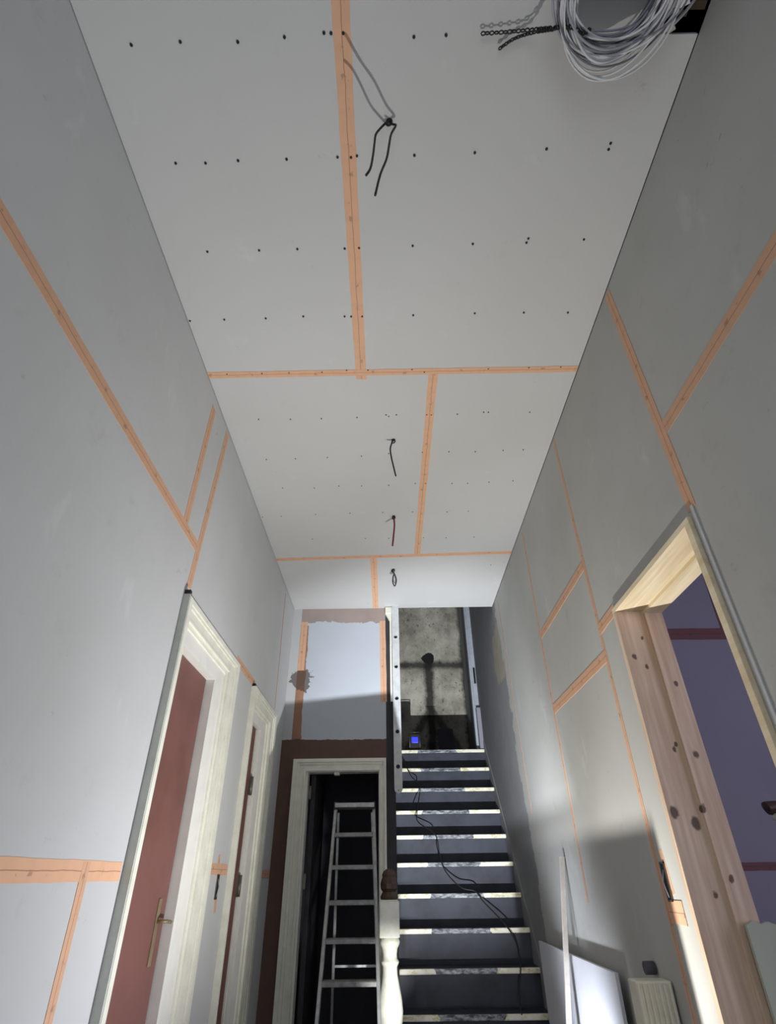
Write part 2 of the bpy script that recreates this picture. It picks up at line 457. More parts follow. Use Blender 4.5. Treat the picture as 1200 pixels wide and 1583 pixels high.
# upper landing side wall, seals the stairwell
bm = B(); add_box(bm, 0, XR, YB-0.3, YB-0.25, ZC+0.32, 4.75); struct('wall_landing', bm, M['room'])
# wall behind the camera with the glazed front door opening
bm = B(); add_box(bm, XL-0.1, XR+0.1, -1.7, -1.6, 0, ZC+0.3); struct('wall_front', bm, M['wall'])
# room beyond the right doorway
bm = B(); x0 = XR+0.16
add_box(bm, x0, 3.2, 2.9, 3.0, 0, ZC); struct('wall_room', bm, M['room'])
bm = B(); add_box(bm, 3.2, 3.3, -1.0, 3.0, 0, ZC); struct('wall_room_end', bm, M['room'])
bm = B(); add_box(bm, x0, 3.2, -1.0, -0.9, 0, ZC); struct('wall_room_near', bm, M['room'])
bm = B(); add_box(bm, x0, 3.3, -1.0, 3.0, ZC, ZC+0.05); struct('ceiling_room', bm, M['ceiling'])
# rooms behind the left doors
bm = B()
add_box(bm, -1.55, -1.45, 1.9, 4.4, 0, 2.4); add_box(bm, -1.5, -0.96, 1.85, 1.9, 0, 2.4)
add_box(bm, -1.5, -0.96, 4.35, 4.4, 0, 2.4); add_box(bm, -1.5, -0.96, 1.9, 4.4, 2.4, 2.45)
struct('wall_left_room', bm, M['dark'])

# ------------------------------------------------------------------ moulded architrave profile (run along an edge)
def architrave(bm, y0, y1, z_in, z_out, xw, near_w, far_w):
    """doorcase on the left wall, face towards +x; stepped moulding on head and far leg"""
    steps = [(0.0, 0.22, 0.030), (0.22, 0.34, 0.024), (0.34, 0.70, 0.018), (0.70, 0.82, 0.024), (0.82, 1.0, 0.014)]
    # fractions run from the outer edge to the inner edge
    H = z_out - z_in
    for a, b, d in steps:
        # far leg
        add_box(bm, xw, xw+d, y1-far_w*b, y1-far_w*a, 0, z_out-H*a, 0.0018)
        # head
        add_box(bm, xw, xw+d, y0+near_w, y1-far_w*b, z_out-H*b, z_out-H*a, 0.0018)
    add_box(bm, xw, xw+0.031, y0, y0+near_w, 0, z_out, 0.002)
    return bm

# door 1 (near, brown leaf)
d1 = door_root('door_1', (XL, 2.40, 0))
bm = B(); architrave(bm, 2.048, 2.925, 1.925, 2.035, XL, 0.032, 0.185); obj('architrave', bm, M['white'], d1)
bm = B()
add_box(bm, XL-0.035, XL+0.006, 2.60, 2.745, 0, 1.93); add_box(bm, XL-0.035, XL+0.006, 2.06, 2.60, 1.855, 1.93)
add_box(bm, XL-0.1, XL-0.0351, 2.60, 2.70, 0, 1.90)
obj('lining', bm, M['white_edge'], d1)
bm = B(); add_box(bm, XL-0.002, XL+0.029, 2.040, 2.0475, 0, 2.04); obj('board_edge', bm, M['grey_edge'], d1)['label'] = 'raw grey board edge beside the casing'
bm = B()
add_box(bm, -0.925, -0.888, 2.02, 2.592, 0.01, 1.853, 0.002)
leaf = obj('door_leaf', bm, M['door_brown'], d1); leaf['label'] = 'flat brown painted door leaf'
bm = B(); add_box(bm, -0.888, -0.884, 2.500, 2.530, 0.80, 1.00, 0.0015)
add_tube(bm, [Vector((-0.884, 2.515, 0.93)), Vector((-0.86, 2.515, 0.93)), Vector((-0.855, 2.53, 0.93)), Vector((-0.855, 2.58, 0.925))], 0.006)
h = obj('door_handle', bm, M['plate'], leaf); h['label'] = 'long worn latch plate'

bm = B(); add_box(bm, XL-0.002, XL+0.024, 2.046, 2.066, 2.036, 2.062, 0.001); obj('gap_shade', bm, M['black'], d1)  # black box standing in for the shade in the gap above the casing

# door 2 (far, ajar)
d2 = door_root('door_2', (XL, 3.60, 0))
bm = B(); architrave(bm, 3.332, 4.06, 1.925, 2.04, XL, 0.03, 0.23); obj('architrave', bm, M['white'], d2)
bm = B()
add_box(bm, XL-0.03, XL+0.006, 3.70, 3.84, 0, 1.93); add_box(bm, XL-0.03, XL+0.006, 3.34, 3.70, 1.86, 1.93)
obj('lining', bm, M['white_edge'], d2)
bm = B(); add_box(bm, XL-0.05, XL-0.012, 3.36, 3.63, 0.01, 1.855, 0.002)
lf = obj('door_leaf', bm, M['door_brown'], d2); lf['label'] = 'dark brown door leaf standing ajar'
bm = B(); add_box(bm, XL-0.03, XL-0.008, 3.66, 3.685, 0, 1.855, 0.002); obj('door_stop', bm, M['white_edge'], d2)
for z in (1.48, 0.98, 0.3):
    bm = B(); add_tube(bm, [Vector((XL-0.004, 3.642, z)), Vector((XL-0.004, 3.642, z+0.10))], 0.010, 10)
    add_box(bm, XL-0.012, XL-0.006, 3.61, 3.675, z, z+0.10); obj('hinge', bm, M['steel'], d2)

bm = B(); add_box(bm, XL-0.002, XL+0.02, 3.345, 3.37, 2.041, 2.060, 0.001); obj('gap_shade', bm, M['black'], d2)  # same black stand-in for gap shade, at the far casing

# door 3 (rear doorcase)
d3 = door_root('door_3', (-0.37, YB, 0))
bm = B()
for a, b, d in [(0.0, 0.3, 0.028), (0.3, 0.5, 0.020), (0.5, 0.85, 0.014), (0.85, 1.0, 0.022)]:
    W = 0.10; H = 0.085
    add_box(bm, -0.750+W*a, -0.750+W*b, YB-d, YB, 0, 1.815-H*a, 0.002)
    add_box(bm, -0.048-0.05*b, -0.048-0.05*a, YB-d, YB, 0, 1.815-H*a, 0.002)
    add_box(bm, -0.750+W*b, -0.048-0.05*b, YB-d, YB, 1.815-H*b, 1.815-H*a, 0.002)
obj('architrave', bm, M['white'], d3)
bm = B(); add_box(bm, -0.655, -0.635, YB, YB+0.1, 0, 1.74); add_box(bm, -0.105, -0.085, YB, YB+0.1, 0, 1.74)
add_box(bm, -0.635, -0.105, YB, YB+0.1, 1.725, 1.738); obj('lining', bm, M['white_edge'], d3)
bm = B(); add_box(bm, -0.62, -0.585, YB+0.1, YB+0.72, 0.01, 1.72, 0.003); obj('door_leaf', bm, M['string'], d3)['label'] = 'dark door leaf folded back inside'
bm = B(); add_box(bm, -0.44, -0.40, YB+0.01, YB+0.05, 1.705, 1.725, 0.003); obj('latch_keep', bm, M['white_edge'], d3)
for z in (1.55, 1.0):
    bm = B(); add_box(bm, -0.634, -0.612, YB+0.06, YB+0.10, z, z+0.09, 0.002); obj('hinge', bm, M['steel'], d3)

# door 4 (raw pine lining in the right doorway)
d4 = door_root('door_4', (XR, 1.70, 0))
xa, xb = XR-0.014, XR+0.165
bm = B(); add_box(bm, xa, xb, 2.018, 2.045, 0, 1.925, 0.0015); add_box(bm, XR+0.095, xb, 2.006, 2.018, 0, 1.912, 0.001)
obj('far_jamb', bm, M['pine'], d4)['label'] = 'far pine jamb with dark knots'
bm = B(); add_box(bm, xa, xb, 1.365, 1.392, 0, 1.925, 0.0015); obj('near_jamb', bm, M['pine_pale'], d4)
bm = B(); add_box(bm, xa, xb, 1.365, 2.045, 1.925, 1.945, 0.0015); add_box(bm, XR+0.095, xb, 1.392, 2.018, 1.912, 1.925, 0.001)
obj('head', bm, M['pine_pale'], d4)
bm = B(); add_box(bm, XR-0.004, XR, 1.335, 1.352, 0, 1.97, 0.001)
tr = struct('trim_1', bm, M['wall'])

# cream moulding stub and bead at the corner of the rear wall
bm = B()
add_box(bm, -0.045, 0.045, YB-0.035, YB, 2.985, 3.045, 0.004)
add_prism(bm, [(-0.045, 2.985), (0.045, 2.985), (0.030, 2.935), (-0.012, 2.925)], 'y', YB-0.03, YB)
add_box(bm, -0.008, 0.026, YB-0.022, YB, 2.70, 2.94, 0.003)
add_prism(bm, [(-0.008, 2.70), (0.026, 2.70), (0.010, 2.235), (-0.008, 2.235)], 'y', YB-0.018, YB)
struct('trim_2', bm, M['white'])

# ------------------------------------------------------------------ tapes
def tape(plane, c, a, b, width, label, mat='tape', group=None, cat='tape', lift=0.0012, parent=None, name='joint_tape'):
    """plane: 'z' ceiling (a,b are x,y), 'x' side walls (a,b are y,z), 'y' cross walls (a,b are x,z)"""
    if plane == 'z': A = Vector((a[0], a[1], c)); Bv = Vector((b[0], b[1], c)); n = Vector((0, 0, -1))
    elif plane == 'x': A = Vector((c, *a)); Bv = Vector((c, *b)); n = Vector((1 if c < 0 else -1, 0, 0))
    else: A = Vector((a[0], c, a[1])); Bv = Vector((b[0], c, b[1])); n = Vector((0, -1, 0))
    d = Bv-A; L = d.length; d.normalize(); s = n.cross(d)
    bm = B(); N = max(2, int(L/0.05))
    vs = []
    for k in range(N+1):
        x = -L/2 + L*k/N
        j = [random.uniform(-1, 1)*0.0012 for _ in range(2)]
        vs.append((bm.verts.new((x, -width/2+j[0], 0)), bm.verts.new((x, width/2+j[1], 0))))
    f = [bm.faces.new((vs[k][0], vs[k+1][0], vs[k+1][1], vs[k][1])) for k in range(N)]
    r = bmesh.ops.extrude_face_region(bm, geom=f)
    for v in [g for g in r['geom'] if isinstance(g, bmesh.types.BMVert)]: v.co.z += lift
    o = obj(name, bm, M[mat])
    mm = Matrix((d, s, n)).transposed().to_4x4(); mm.translation = (A+Bv)/2
    o.matrix_world = mm
    tag(o, label, cat, group)
    return o

tape('z', ZC, (-0.112, 0.15), (-0.124, 1.80), 0.050, 'long orange tape strip running down the near ceiling, past the first hanging wires')
tape('z', ZC, (-0.853, 1.762), (0.905, 1.754), 0.036, 'orange tape strip with many screws, crossing the ceiling wall to wall', lift=0.0018)
tape('z', ZC, (0.222, 1.745), (0.205, 3.54), 0.044, 'orange tape strip down the middle section of the ceiling, right of the wires')
tape('z', ZC, (-0.853, 3.562), (0.905, 3.50), 0.040, 'faint thin orange tape crossing the far ceiling wall to wall', lift=0.0018)
tape('z', ZC, (-0.120, 3.52), (-0.130, 4.455), 0.050, 'short orange tape strip on the far ceiling near the back wall')
# left wall
tape('x', XL, (0.40, 2.29), (2.07, 2.281), 0.050, 'orange tape running diagonally in view along the upper left wall', 'tape_d', lift=0.0018)
tape('x', XL, (1.915, 2.985), (1.900, 2.30), 0.050, 'short upright orange tape high on the left wall, nearer of the pair', 'tape_d')
tape('x', XL, (2.150, 3.03), (2.075, 2.085), 0.048, 'upright orange tape from the ceiling down to the near doorcase', 'tape_d')
tape('x', XL, (0.90, 1.073), (2.025, 1.080), 0.050, 'broad orange horizontal tape low at the left edge of the picture', 'tape')
tape('x', XL, (1.790, 1.10), (1.805, 0.30), 0.042, 'upright orange tape below the horizontal one on the low left wall', 'tape_d', lift=0.0016)
tape('x', XL, (2.945, 2.072), (3.395, 2.070), 0.045, 'short orange tape on the left wall between the tops of the two doorcases', 'tape_d')
tape('x', XL, (4.035, 3.0), (4.075, 2.09), 0.014, 'thin brownish upright seam tape above the far left doorcase', 'tape_thin')
tape('x', XL, (4.09, 1.09), (4.46, 1.09), 0.045, 'short orange tape on the left wall beyond the far doorcase', 'tape_d')
# right wall
tape('x', XR, (0.40, 2.263), (1.325, 2.268), 0.052, 'orange tape sloping across the upper right edge of the picture', 'tape_d')
tape('x', XR, (1.345, 3.03), (1.345, 1.96), 0.046, 'upright orange tape on the right wall, ending at the pine doorway corner', 'tape_d', lift=0.0016)
tape('x', XR, (2.243, 3.03), (2.243, 0.25), 0.026, 'long upright orange tape on the right wall, just beyond the pine doorway', 'tape_d')
tape('x', XR, (3.150, 3.0), (3.140, 0.95), 0.024, 'thin upright orange tape on the right wall behind the leaning pole', 'tape_d')
tape('x', XR, (4.215, 2.98), (4.060, 1.40), 0.012, 'faintest thin upright seam near the stairs on the right wall', 'tape_thin')
tape('x', XR, (2.258, 2.262), (3.135, 2.262), 0.045, 'upper of two short orange tapes bridging the right wall seams', 'tape_d', lift=0.002)
tape('x', XR, (2.243, 1.822), (3.140, 1.830), 0.050, 'lower of two short orange tapes bridging the right wall seams', 'tape_d', lift=0.002)
tape('x', XR, (2.045, 1.948), (2.250, 1.940), 0.045, 'shortest orange tape from the pine doorway head to the wall seam', 'tape_d', lift=0.0023)
# back wall
tape('y', YB, (-0.752, 2.93), (-0.754, 2.50), 0.055, 'orange tape down the left edge of the wall above the rear door', 'tape_d')
tape('y', YB, (-0.070, 2.93), (-0.062, 2.235), 0.050, 'orange tape beside the cream moulding above the rear door', 'tape_d')
# room beyond the doorway
tape('y', 2.9, (1.08, 2.17), (3.0, 2.16), 0.065, 'dark horizontal tape high on the purple wall through the doorway', 'tape_dark')
tape('y', 2.9, (1.915, 3.0), (1.880, 2.16), 0.055, 'dark upright tape high on the purple wall through the doorway', 'tape_dark', lift=0.002)
tape('y', 2.9, (1.08, 1.082), (3.0, 1.080), 0.032, 'dark thin horizontal tape lower on the purple wall through the doorway', 'tape_dark')
tape('y', 2.9, (1.90, 1.985), (2.06, 1.985), 0.12, 'small dark square tape patch on the purple wall through the doorway', 'tape_dark')

# switch boxes with tape patches
def back_box(x, y, z, h, label):
    s = 1 if x < 0 else -1
    t = thing('switch_box', label, 'switch', (x, y, z))
    bm = B(); xa, xb = sorted((x, x+s*0.004))
    for (a, b, c, d) in ((-0.019, -0.014, -h/2, h/2), (0.014, 0.019, -h/2, h/2), (-0.019, 0.019, h/2-0.005, h/2), (-0.019, 0.019, -h/2, -h/2+0.005)):
        add_box(bm, xa, xb, y+a, y+b, z+c, z+d)
    obj('rim', bm, M['steel'], t)
    bm = B(); xa, xb = sorted((x+s*0.001, x+s*0.002)); add_box(bm, xa, xb, y-0.014, y+0.014, z-h/2, z+h/2); obj('recess', bm, M['black'], t)
    bm = B(); add_tube(bm, [Vector((x+s*0.002, y, z+h*0.3)), Vector((x+s*0.010, y+0.006, z)), Vector((x+s*0.004, y+0.002, z-h*0.4))], 0.0022, 6); obj('wire_end', bm, M['cable_grey'], t)
    return t
back_box(XL, 3.165, 1.03, 0.10, 'slim open switch box on the left wall between the two doorcases')
tape('x', XL, (2.985, 1.100), (3.315, 1.100), 0.045, 'orange cross tape above the switch slot between the left doorcases', 'tape_d', lift=0.0016, name='tape_patch')
tape('x', XL, (3.135, 1.16), (3.195, 0.93), 0.036, 'orange upright tape strip around the switch slot between the left doorcases', 'tape_d', name='tape_patch', lift=0.0007)
back_box(XR, 2.195, 1.035, 0.11, 'slim open switch box on the right wall beside the pine doorway')
tape('x', XR, (2.185, 1.125), (2.165, 1.00), 0.022, 'thin orange tape strip above the switch slot near the pine doorway', 'tape_d', name='tape_patch', lift=0.0007)
tape('x', XR, (2.235, 0.952), (2.118, 0.952), 0.062, 'square orange tape patch under the switch slot near the pine doorway', 'tape_d', name='tape_patch', lift=0.002)

# ------------------------------------------------------------------ ceiling screws
ROWS = [
('nearest row', [(-0.724, 0.528), (-0.581, 0.523), (-0.416, 0.525), (-0.28, 0.516), (-0.166, 0.508), (-0.146, 0.509), (-0.111, 0.509), (0.091, 0.52), (0.183, 0.517)]),
('second row', [(-0.7, 0.84), (-0.6, 0.841), (-0.489, 0.835), (-0.326, 0.833), (-0.155, 0.829), (-0.11, 0.83), (-0.09, 0.826), (0.102, 0.827), (0.303, 0.822), (0.54, 0.814), (0.747, 0.818), (0.748, 0.800)]),
('third row', [(-0.682, 1.15), (-0.483, 1.148), (-0.336, 1.145), (-0.155, 1.146), (-0.1, 1.144), (0.105, 1.139), (0.334, 1.135), (0.538, 1.133), (0.542, 1.117), (0.754, 1.124)]),
('fourth row', [(-0.845, 1.458), (-0.696, 1.454), (-0.517, 1.451), (-0.355, 1.444), (-0.178, 1.447), (-0.15, 1.448), (-0.103, 1.448), (0.116, 1.446), (0.379, 1.441), (0.589, 1.441), (0.778, 1.444)]),
('row on near cross tape', [(-0.762, 1.756), (-0.595, 1.755), (-0.466, 1.753), (-0.309, 1.752), (-0.191, 1.743), (-0.09, 1.744), (0.119, 1.744), (0.178, 1.761), (0.481, 1.747), (0.673, 1.743), (0.823, 1.742)]),
('row just past near cross tape', [(-0.675, 2.064), (-0.509, 2.067), (-0.346, 2.066), (-0.16, 2.06), (-0.008, 2.044), (0.006, 2.056), (0.046, 2.045), (0.204, 2.048), (0.228, 2.049), (0.363, 2.047), (0.499, 2.035), (0.523, 2.036), (0.738, 2.04)]),
('row at second hanging cable', [(-0.698, 2.39), (-0.531, 2.388), (-0.348, 2.381), (-0.152, 2.373), (0.003, 2.354), (0.194, 2.347), (0.344, 2.345), (0.494, 2.348), (0.65, 2.34), (0.763, 2.337)]),
('row between middle cables', [(-0.652, 2.664), (-0.457, 2.668), (-0.305, 2.652), (-0.166, 2.655), (0.001, 2.652), (0.163, 2.637), (0.226, 2.638), (0.388, 2.642), (0.484, 2.644), (0.613, 2.634), (0.757, 2.625)]),
('row at red cable', [(-0.839, 2.982), (-0.714, 2.977), (-0.484, 2.96), (-0.257, 2.95), (-0.04, 2.948), (0.156, 2.946), (0.382, 2.951), (0.522, 2.947)]),
('last row', [(-0.544, 3.27), (-0.169, 3.271), (-0.004, 3.276), (0.243, 3.273), (0.403, 3.278), (0.6, 3.274), (0.78, 3.689)]),
]
bm = B(); add_lathe(bm, [(0.0044, 0.0008), (0.0044, -0.0012), (0.0034, -0.0024), (0.0018, -0.0026), (0.0012, -0.0018)], 0, 0, 12)
proto = obj('drywall_screw', bm, M['screw']); first = True
for rname, pts in ROWS:
    order = sorted(pts)
    for (x, y) in pts:
        o = proto if first else proto.copy()
        if not first: C.objects.link(o)
        first = False
        o.location = (x, y, ZC-0.0014)
        k = 1.0 if y < 1.6 else 0.8
        o.scale = (k, k, k)
        ORD = ['leftmost', 'second from left', 'third from left', 'fourth from left', 'fifth from left', 'sixth from left', 'seventh from left', 'eighth from left', 'ninth from left', 'tenth from left', 'eleventh from left', 'twelfth from left', 'thirteenth from left']
        tag(o, 'black screw head in ceiling, ' + ORD[order.index((x, y))] + ' in ' + rname, 'screw', 'ceiling screws, ' + rname)

# ------------------------------------------------------------------ hanging ceiling cables
def ceiling_cable(loc, label, tails, r, mats):
    t = thing('ceiling_cable', label, 'cable', loc)
    bm = B(); add_lathe(bm, [(0.010, ZC+0.002), (0.011, ZC-0.0008), (0.008, ZC-0.0012)], loc[0], loc[1], 14); obj('hole', bm, M['screw'], t)
    for p, mt in zip(tails, mats):
        if loc[1] < 1:   # the long tails swing slightly away from the camera
            p = [(x*g, y*g, 1.05+(z-1.05)*g) for (x, y, z) in p for g in (1+0.11*max(0, 3.0-z),)]
        bm = B(); add_tube(bm, smooth_path(p, 5), r, 8); obj('cable_tail', bm, M[mt], t)
    bm = B(); add_tube(bm, smooth_path([(loc[0]-0.012, loc[1], ZC-0.012), (loc[0]-0.004, loc[1]+0.004, ZC-0.02), (loc[0]+0.008, loc[1], ZC-0.014), (loc[0]+0.002, loc[1]-0.006, ZC-0.004), (loc[0]-0.01, loc[1]-0.004, ZC-0.022)], 5), r*0.8, 6)
    obj('knot', bm, M['black'], t)
    return t
ceiling_cable((0.019, 0.729, ZC), 'pair of black cable tails hanging from the near ceiling beside the long tape', [
    [(0.019, 0.729, 3.055), (0.029, 0.729, 3.03), (0.039, 0.729, 3.02), (0.024, 0.729, 2.96), (0.017, 0.729, 2.892), (0.008, 0.729, 2.795), (-0.011, 0.729, 2.696), (-0.025, 0.729, 2.58)],
    [(0.019, 0.729, 3.055), (0.006, 0.732, 3.045), (-0.01, 0.732, 3.008), (-0.024, 0.729, 2.957), (-0.028, 0.729, 2.894), (-0.032, 0.729, 2.817), (-0.039, 0.729, 2.736), (-0.051, 0.729, 2.694)]],
    0.0036, ['black', 'black'])
ceiling_cable((0.031, 2.24, ZC), 'single curved black cable hanging in the middle of the ceiling', [
    [(0.031, 2.24, 3.057), (0.014, 2.24, 2.999), (0.014, 2.24, 2.953), (0.023, 2.24, 2.89), (0.039, 2.24, 2.798)]], 0.0042, ['black'])
ceiling_cable((0.032, 2.996, ZC), 'short straight dark red cable hanging from the ceiling', [
    [(0.032, 2.996, 3.055), (0.035, 2.996, 2.978), (0.028, 2.996, 2.898), (0.02, 2.996, 2.821)]], 0.0055, ['red_cable'])
ceiling_cable((0.030, 3.74, ZC), 'looped twist of dark cable hanging beyond the far cross tape', [
    [(0.03, 3.74, 3.058), (0.014, 3.74, 3.035), (0.036, 3.74, 3.01), (0.050, 3.74, 2.954), (0.037, 3.74, 2.905), (0.022, 3.74, 2.938), (0.026, 3.74, 2.993), (0.036, 3.745, 3.0)],
    [(0.03, 3.744, 3.055), (0.030, 3.744, 3.0), (0.026, 3.744, 2.96), (0.040, 3.744, 2.93), (0.044, 3.744, 2.97), (0.034, 3.744, 3.01)]], 0.0042, ['black', 'cable_grey'])

# ------------------------------------------------------------------ joists in the ceiling hole
j = thing('ceiling_joist', 'dark timber seen inside the hole cut in the ceiling corner', 'joist', (0.86, 0.40, ZC+0.1))
bm = B(); add_box(bm, 0.79, 0.93, 0.34, 0.40, ZC+0.08, ZC+0.26); obj('timber', bm, M['joist'], j)
bm = B(); add_box(bm, 0.80, 0.91, 0.455, 0.475, ZC+0.02, ZC+0.05); add_box(bm, 0.845, 0.865, 0.44, 0.49, ZC+0.02, ZC+0.05); obj('noggin', bm, M['joist'], j)

# ------------------------------------------------------------------ coil of white cable
coil = thing('cable_coil', 'big coil of white and grey cables hanging under the ceiling corner', 'cable', (0.62, 0.44, 2.94))
cc = Vector((0.612, 0.405, 2.945))
for i in range(56):
    rx = random.uniform(0.108, 0.160); ry = random.uniform(0.095, 0.150)
    if i >= 52: ry = random.uniform(0.155, 0.170); rx = random.uniform(0.130, 0.150)
    cx = cc.x + random.uniform(-0.012, 0.012); cy = cc.y + random.uniform(-0.012, 0.006) + (0.012 if i >= 52 else 0)
    cz = cc.z + random.uniform(-0.05, 0.045)
    tx = random.uniform(-0.12, 0.12); ty = random.uniform(-0.14, 0.14); ph = random.uniform(0, 6.28)
    pts = []
    for k in range(14):
        a = k*2*math.pi/14
        x = rx*math.cos(a); y = ry*math.sin(a)
        wob = 1+0.03*math.sin(2*a+ph)+0.02*math.sin(3*a+ph*2)
        # loops gather together where the chain grips them on the left
        g = max(0, -math.cos(a))**2*0.6
        z = (x*tx+y*ty)*(1-g) + (1-g)*0.012*math.sin(a*2+ph)
        pts.append(Vector((cx+x*wob*(1) - g*(cx-cc.x) , cy+y*wob, (cz-cc.z)*(1-g)+cc.z+z)))
    bm = B(); add_tube(bm, smooth_path(pts, 4, True), random.uniform(0.0026, 0.0036), 6, True)
    obj('cable_loop', bm, M['cable_white'] if i > 51 else M[('cable_white', 'cable_grey', 'cable_white', 'cable_dark')[i % 4]], coil)
for i in range(7):
    o_ = random.uniform(-0.03, 0.03)
    p = [(0.745+o_*0.3, 0.49+o_*0.7, 2.955), (0.785+o_*0.5, 0.465+o_, 2.98), (0.84+o_*0.4, 0.43+o_*0.6, 3.01+o_*0.3), (0.885, 0.37+o_*0.6, 3.06), (0.895+o_*0.2, 0.30+o_, 3.16)]
    bm = B(); add_tube(bm, smooth_path(p, 5), 0.0034, 6); obj('cable_tail', bm, M['cable_white'] if i % 2 else M['cable_grey'], coil)
for p in [((0.752, 0.500, 2.96), 0.5), ((0.800, 0.445, 2.985), -0.6), ((0.775, 0.47, 2.955), 1.0)]:
    bm = B(); a = Vector(p[0]); add_bar(bm, a, a+Vector((0.022*math.cos(p[1]), 0.022*math.sin(p[1]), -0.012)), 0.016, 0.001)
    obj('cable_label', bm, M['cable_white'], coil)
def chain(pts, label, r=0.0042):
    pts = [(x*g, y*g, 1.05+(z-1.05)*g) for (x, y, z) in pts for g in ((1.009 if z > 2.98 else 1.0),)]
    P = smooth_path(pts, 12); bm = B(); acc = 0; last = P[0]; k = 0
    def link(c, d, k):
        d = d.normalized(); s = d.cross(Vector((0, 0, 1))).normalized(); u = s.cross(d)
        n = s if k % 2 == 0 else (s*0.5+u*0.85).normalized()
        ring = [c + d*(math.cos(a)*0.0060) + n*(math.sin(a)*r) for a in [q*2*math.pi/8 for q in range(8)]]
        add_tube(bm, ring, 0.0021, 5, True)
    for a, b in zip(P, P[1:]):
        seg = (b-a).length; acc += seg
        if acc > 0.0078: link(b, b-a, k); acc = 0; k += 1
    return tag(obj('chain', bm, M['black']), label, 'chain')
chain([(0.272, 0.506, 3.015), (0.34, 0.503, 3.012), (0.41, 0.496, 3.0), (0.47, 0.478, 2.945), (0.500, 0.470, 2.915), (0.535, 0.480, 2.905), (0.560, 0.478, 2.935)], 'longer black chain gripping the left side of the white cable coil')
chain([(0.331, 0.543, 3.015), (0.372, 0.518, 3.012), (0.42, 0.502, 3.0), (0.465, 0.483, 2.952), (0.505, 0.480, 2.985)], 'shorter black chain tail below the longer one by the cable coil', 0.0032)

# ------------------------------------------------------------------ staircase
st = thing('staircase', 'dark painted staircase with white chipped nosing ends rising at the right', 'staircase', (0.46, 4.0, 0))
RISE, GO = 0.189, 0.163
xs0, xs1 = 0.024, 0.903
for n in range(0, 11):
    z = 1.05+1.048-RISE*n; y = 5.700-GO*n
    xr_ = xs1 if n < 10 else 0.855
    bm = B(); back = y+GO+0.02 if n else 6.79
    add_box(bm, xs0, xr_, y+0.022, back, z-0.03, z, 0.0); tr_ = obj('tread', bm, M['navy'], st)
    bm = B(); add_box(bm, xs0, xr_, y, y+0.0215, z-0.028, z+0.0005, 0.006)
    obj('nosing', bm, M['nosing'], tr_)
    bm = B(); add_box(bm, xs0, xr_, y+0.026, y+0.040, max(0, z-RISE), z-0.03); obj('riser', bm, M['navy'], st)
# spandrel and string on the open side
bm = B()
k = RISE/GO
y_a, y_b = 3.98, 4.47
add_prism(bm, [(y_a, 0), (y_b, 0), (y_b, 1.048+1.05-(5.70-y_b)*k+0.06), (y_a, 1.048+1.05-(5.70-y_a)*k+0.06)], 'x', -0.045, 0.022)
obj('outer_string', bm, M['string'], st)
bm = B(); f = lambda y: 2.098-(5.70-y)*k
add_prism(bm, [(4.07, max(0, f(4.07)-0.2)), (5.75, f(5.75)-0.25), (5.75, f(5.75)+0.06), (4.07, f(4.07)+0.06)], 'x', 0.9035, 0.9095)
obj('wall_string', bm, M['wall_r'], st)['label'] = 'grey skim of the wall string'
# newel post
nx, ny = -0.030, 3.95
bm = B(); add_box(bm, nx-0.058, nx+0.058, ny-0.058, ny+0.058, 0.775, 0.945, 0.006)
add_box(bm, nx-0.05, nx+0.05, ny-0.05, ny+0.05, 0.945, 0.952, 0.002)
add_lathe(bm, [(0.040, 0.30), (0.052, 0.34), (0.066, 0.42), (0.069, 0.46), (0.064, 0.51), (0.052, 0.565), (0.042, 0.61), (0.040, 0.645), (0.046, 0.655), (0.052, 0.664), (0.048, 0.673), (0.041, 0.680), (0.040, 0.70), (0.044, 0.725), (0.054, 0.742), (0.057, 0.752), (0.056, 0.762), (0.048, 0.777)], nx, ny, 28)
add_box(bm, nx-0.058, nx+0.058, ny-0.058, ny+0.058, 0.0, 0.305, 0.006)
nw = obj('newel_post', bm, M['newel_white'], st); nw['label'] = 'white chipped turned newel post at the stair foot'
bm = B(); add_lathe(bm, [(0.050, 0.951), (0.053, 0.965), (0.046, 0.978), (0.040, 0.990), (0.050, 1.005), (0.052, 1.03), (0.046, 1.05), (0.040, 1.062), (0.042, 1.075), (0.034, 1.092), (0.018, 1.102), (0.006, 1.104)], nx, ny, 10)
for f_ in bm.faces: f_.smooth = False
fi = obj('finial', bm, M['finial'], nw); fi['label'] = 'dark brown carved finial'

# ------------------------------------------------------------------ perforated hanging stile by the stairwell edge
hp = thing('drilled_stile', 'grey white strip with round holes hanging vertically beside the staircase', 'stile', (0.045, 4.44, 1.6))
bm = B()
ya, yb = 4.425, 4.445
x0, x1 = 0.012, 0.072
z0, z1 = 1.60, 3.05
holes = [2.766, 2.509, 2.252, 1.999, 1.750]
seg = 16; hr = 0.0155; cxm = (x0+x1)/2; hw = (x1-x0)/2
# plate built in cells so that each hole is really open
cuts = sorted(holes); lo = z0
for hz in cuts:
    add_box(bm, x0, x1, ya, yb, lo, hz-hw); lo = hz+hw
    ring, outer = [], []
    for q in range(seg):
        a_ = q*2*math.pi/seg + math.pi/4
        dx, dz = math.cos(a_), math.sin(a_)
        sc = hw/max(abs(dx), abs(dz))
        ring.append((cxm+hr*dx, hz+hr*dz)); outer.append((cxm+dx*sc, hz+dz*sc))
    for q in range(seg):
        poly = [ring[q], outer[q], outer[(q+1) % seg], ring[(q+1) % seg]]
        A = [bm.verts.new((p[0], ya, p[1])) for p in poly]; Bq = [bm.verts.new((p[0], yb, p[1])) for p in poly]
        bm.faces.new(A); bm.faces.new(Bq[::-1])
        bm.faces.new((A[0], A[-1], Bq[-1], Bq[0])); bm.faces.new((A[1], A[2], Bq[2], Bq[1]))
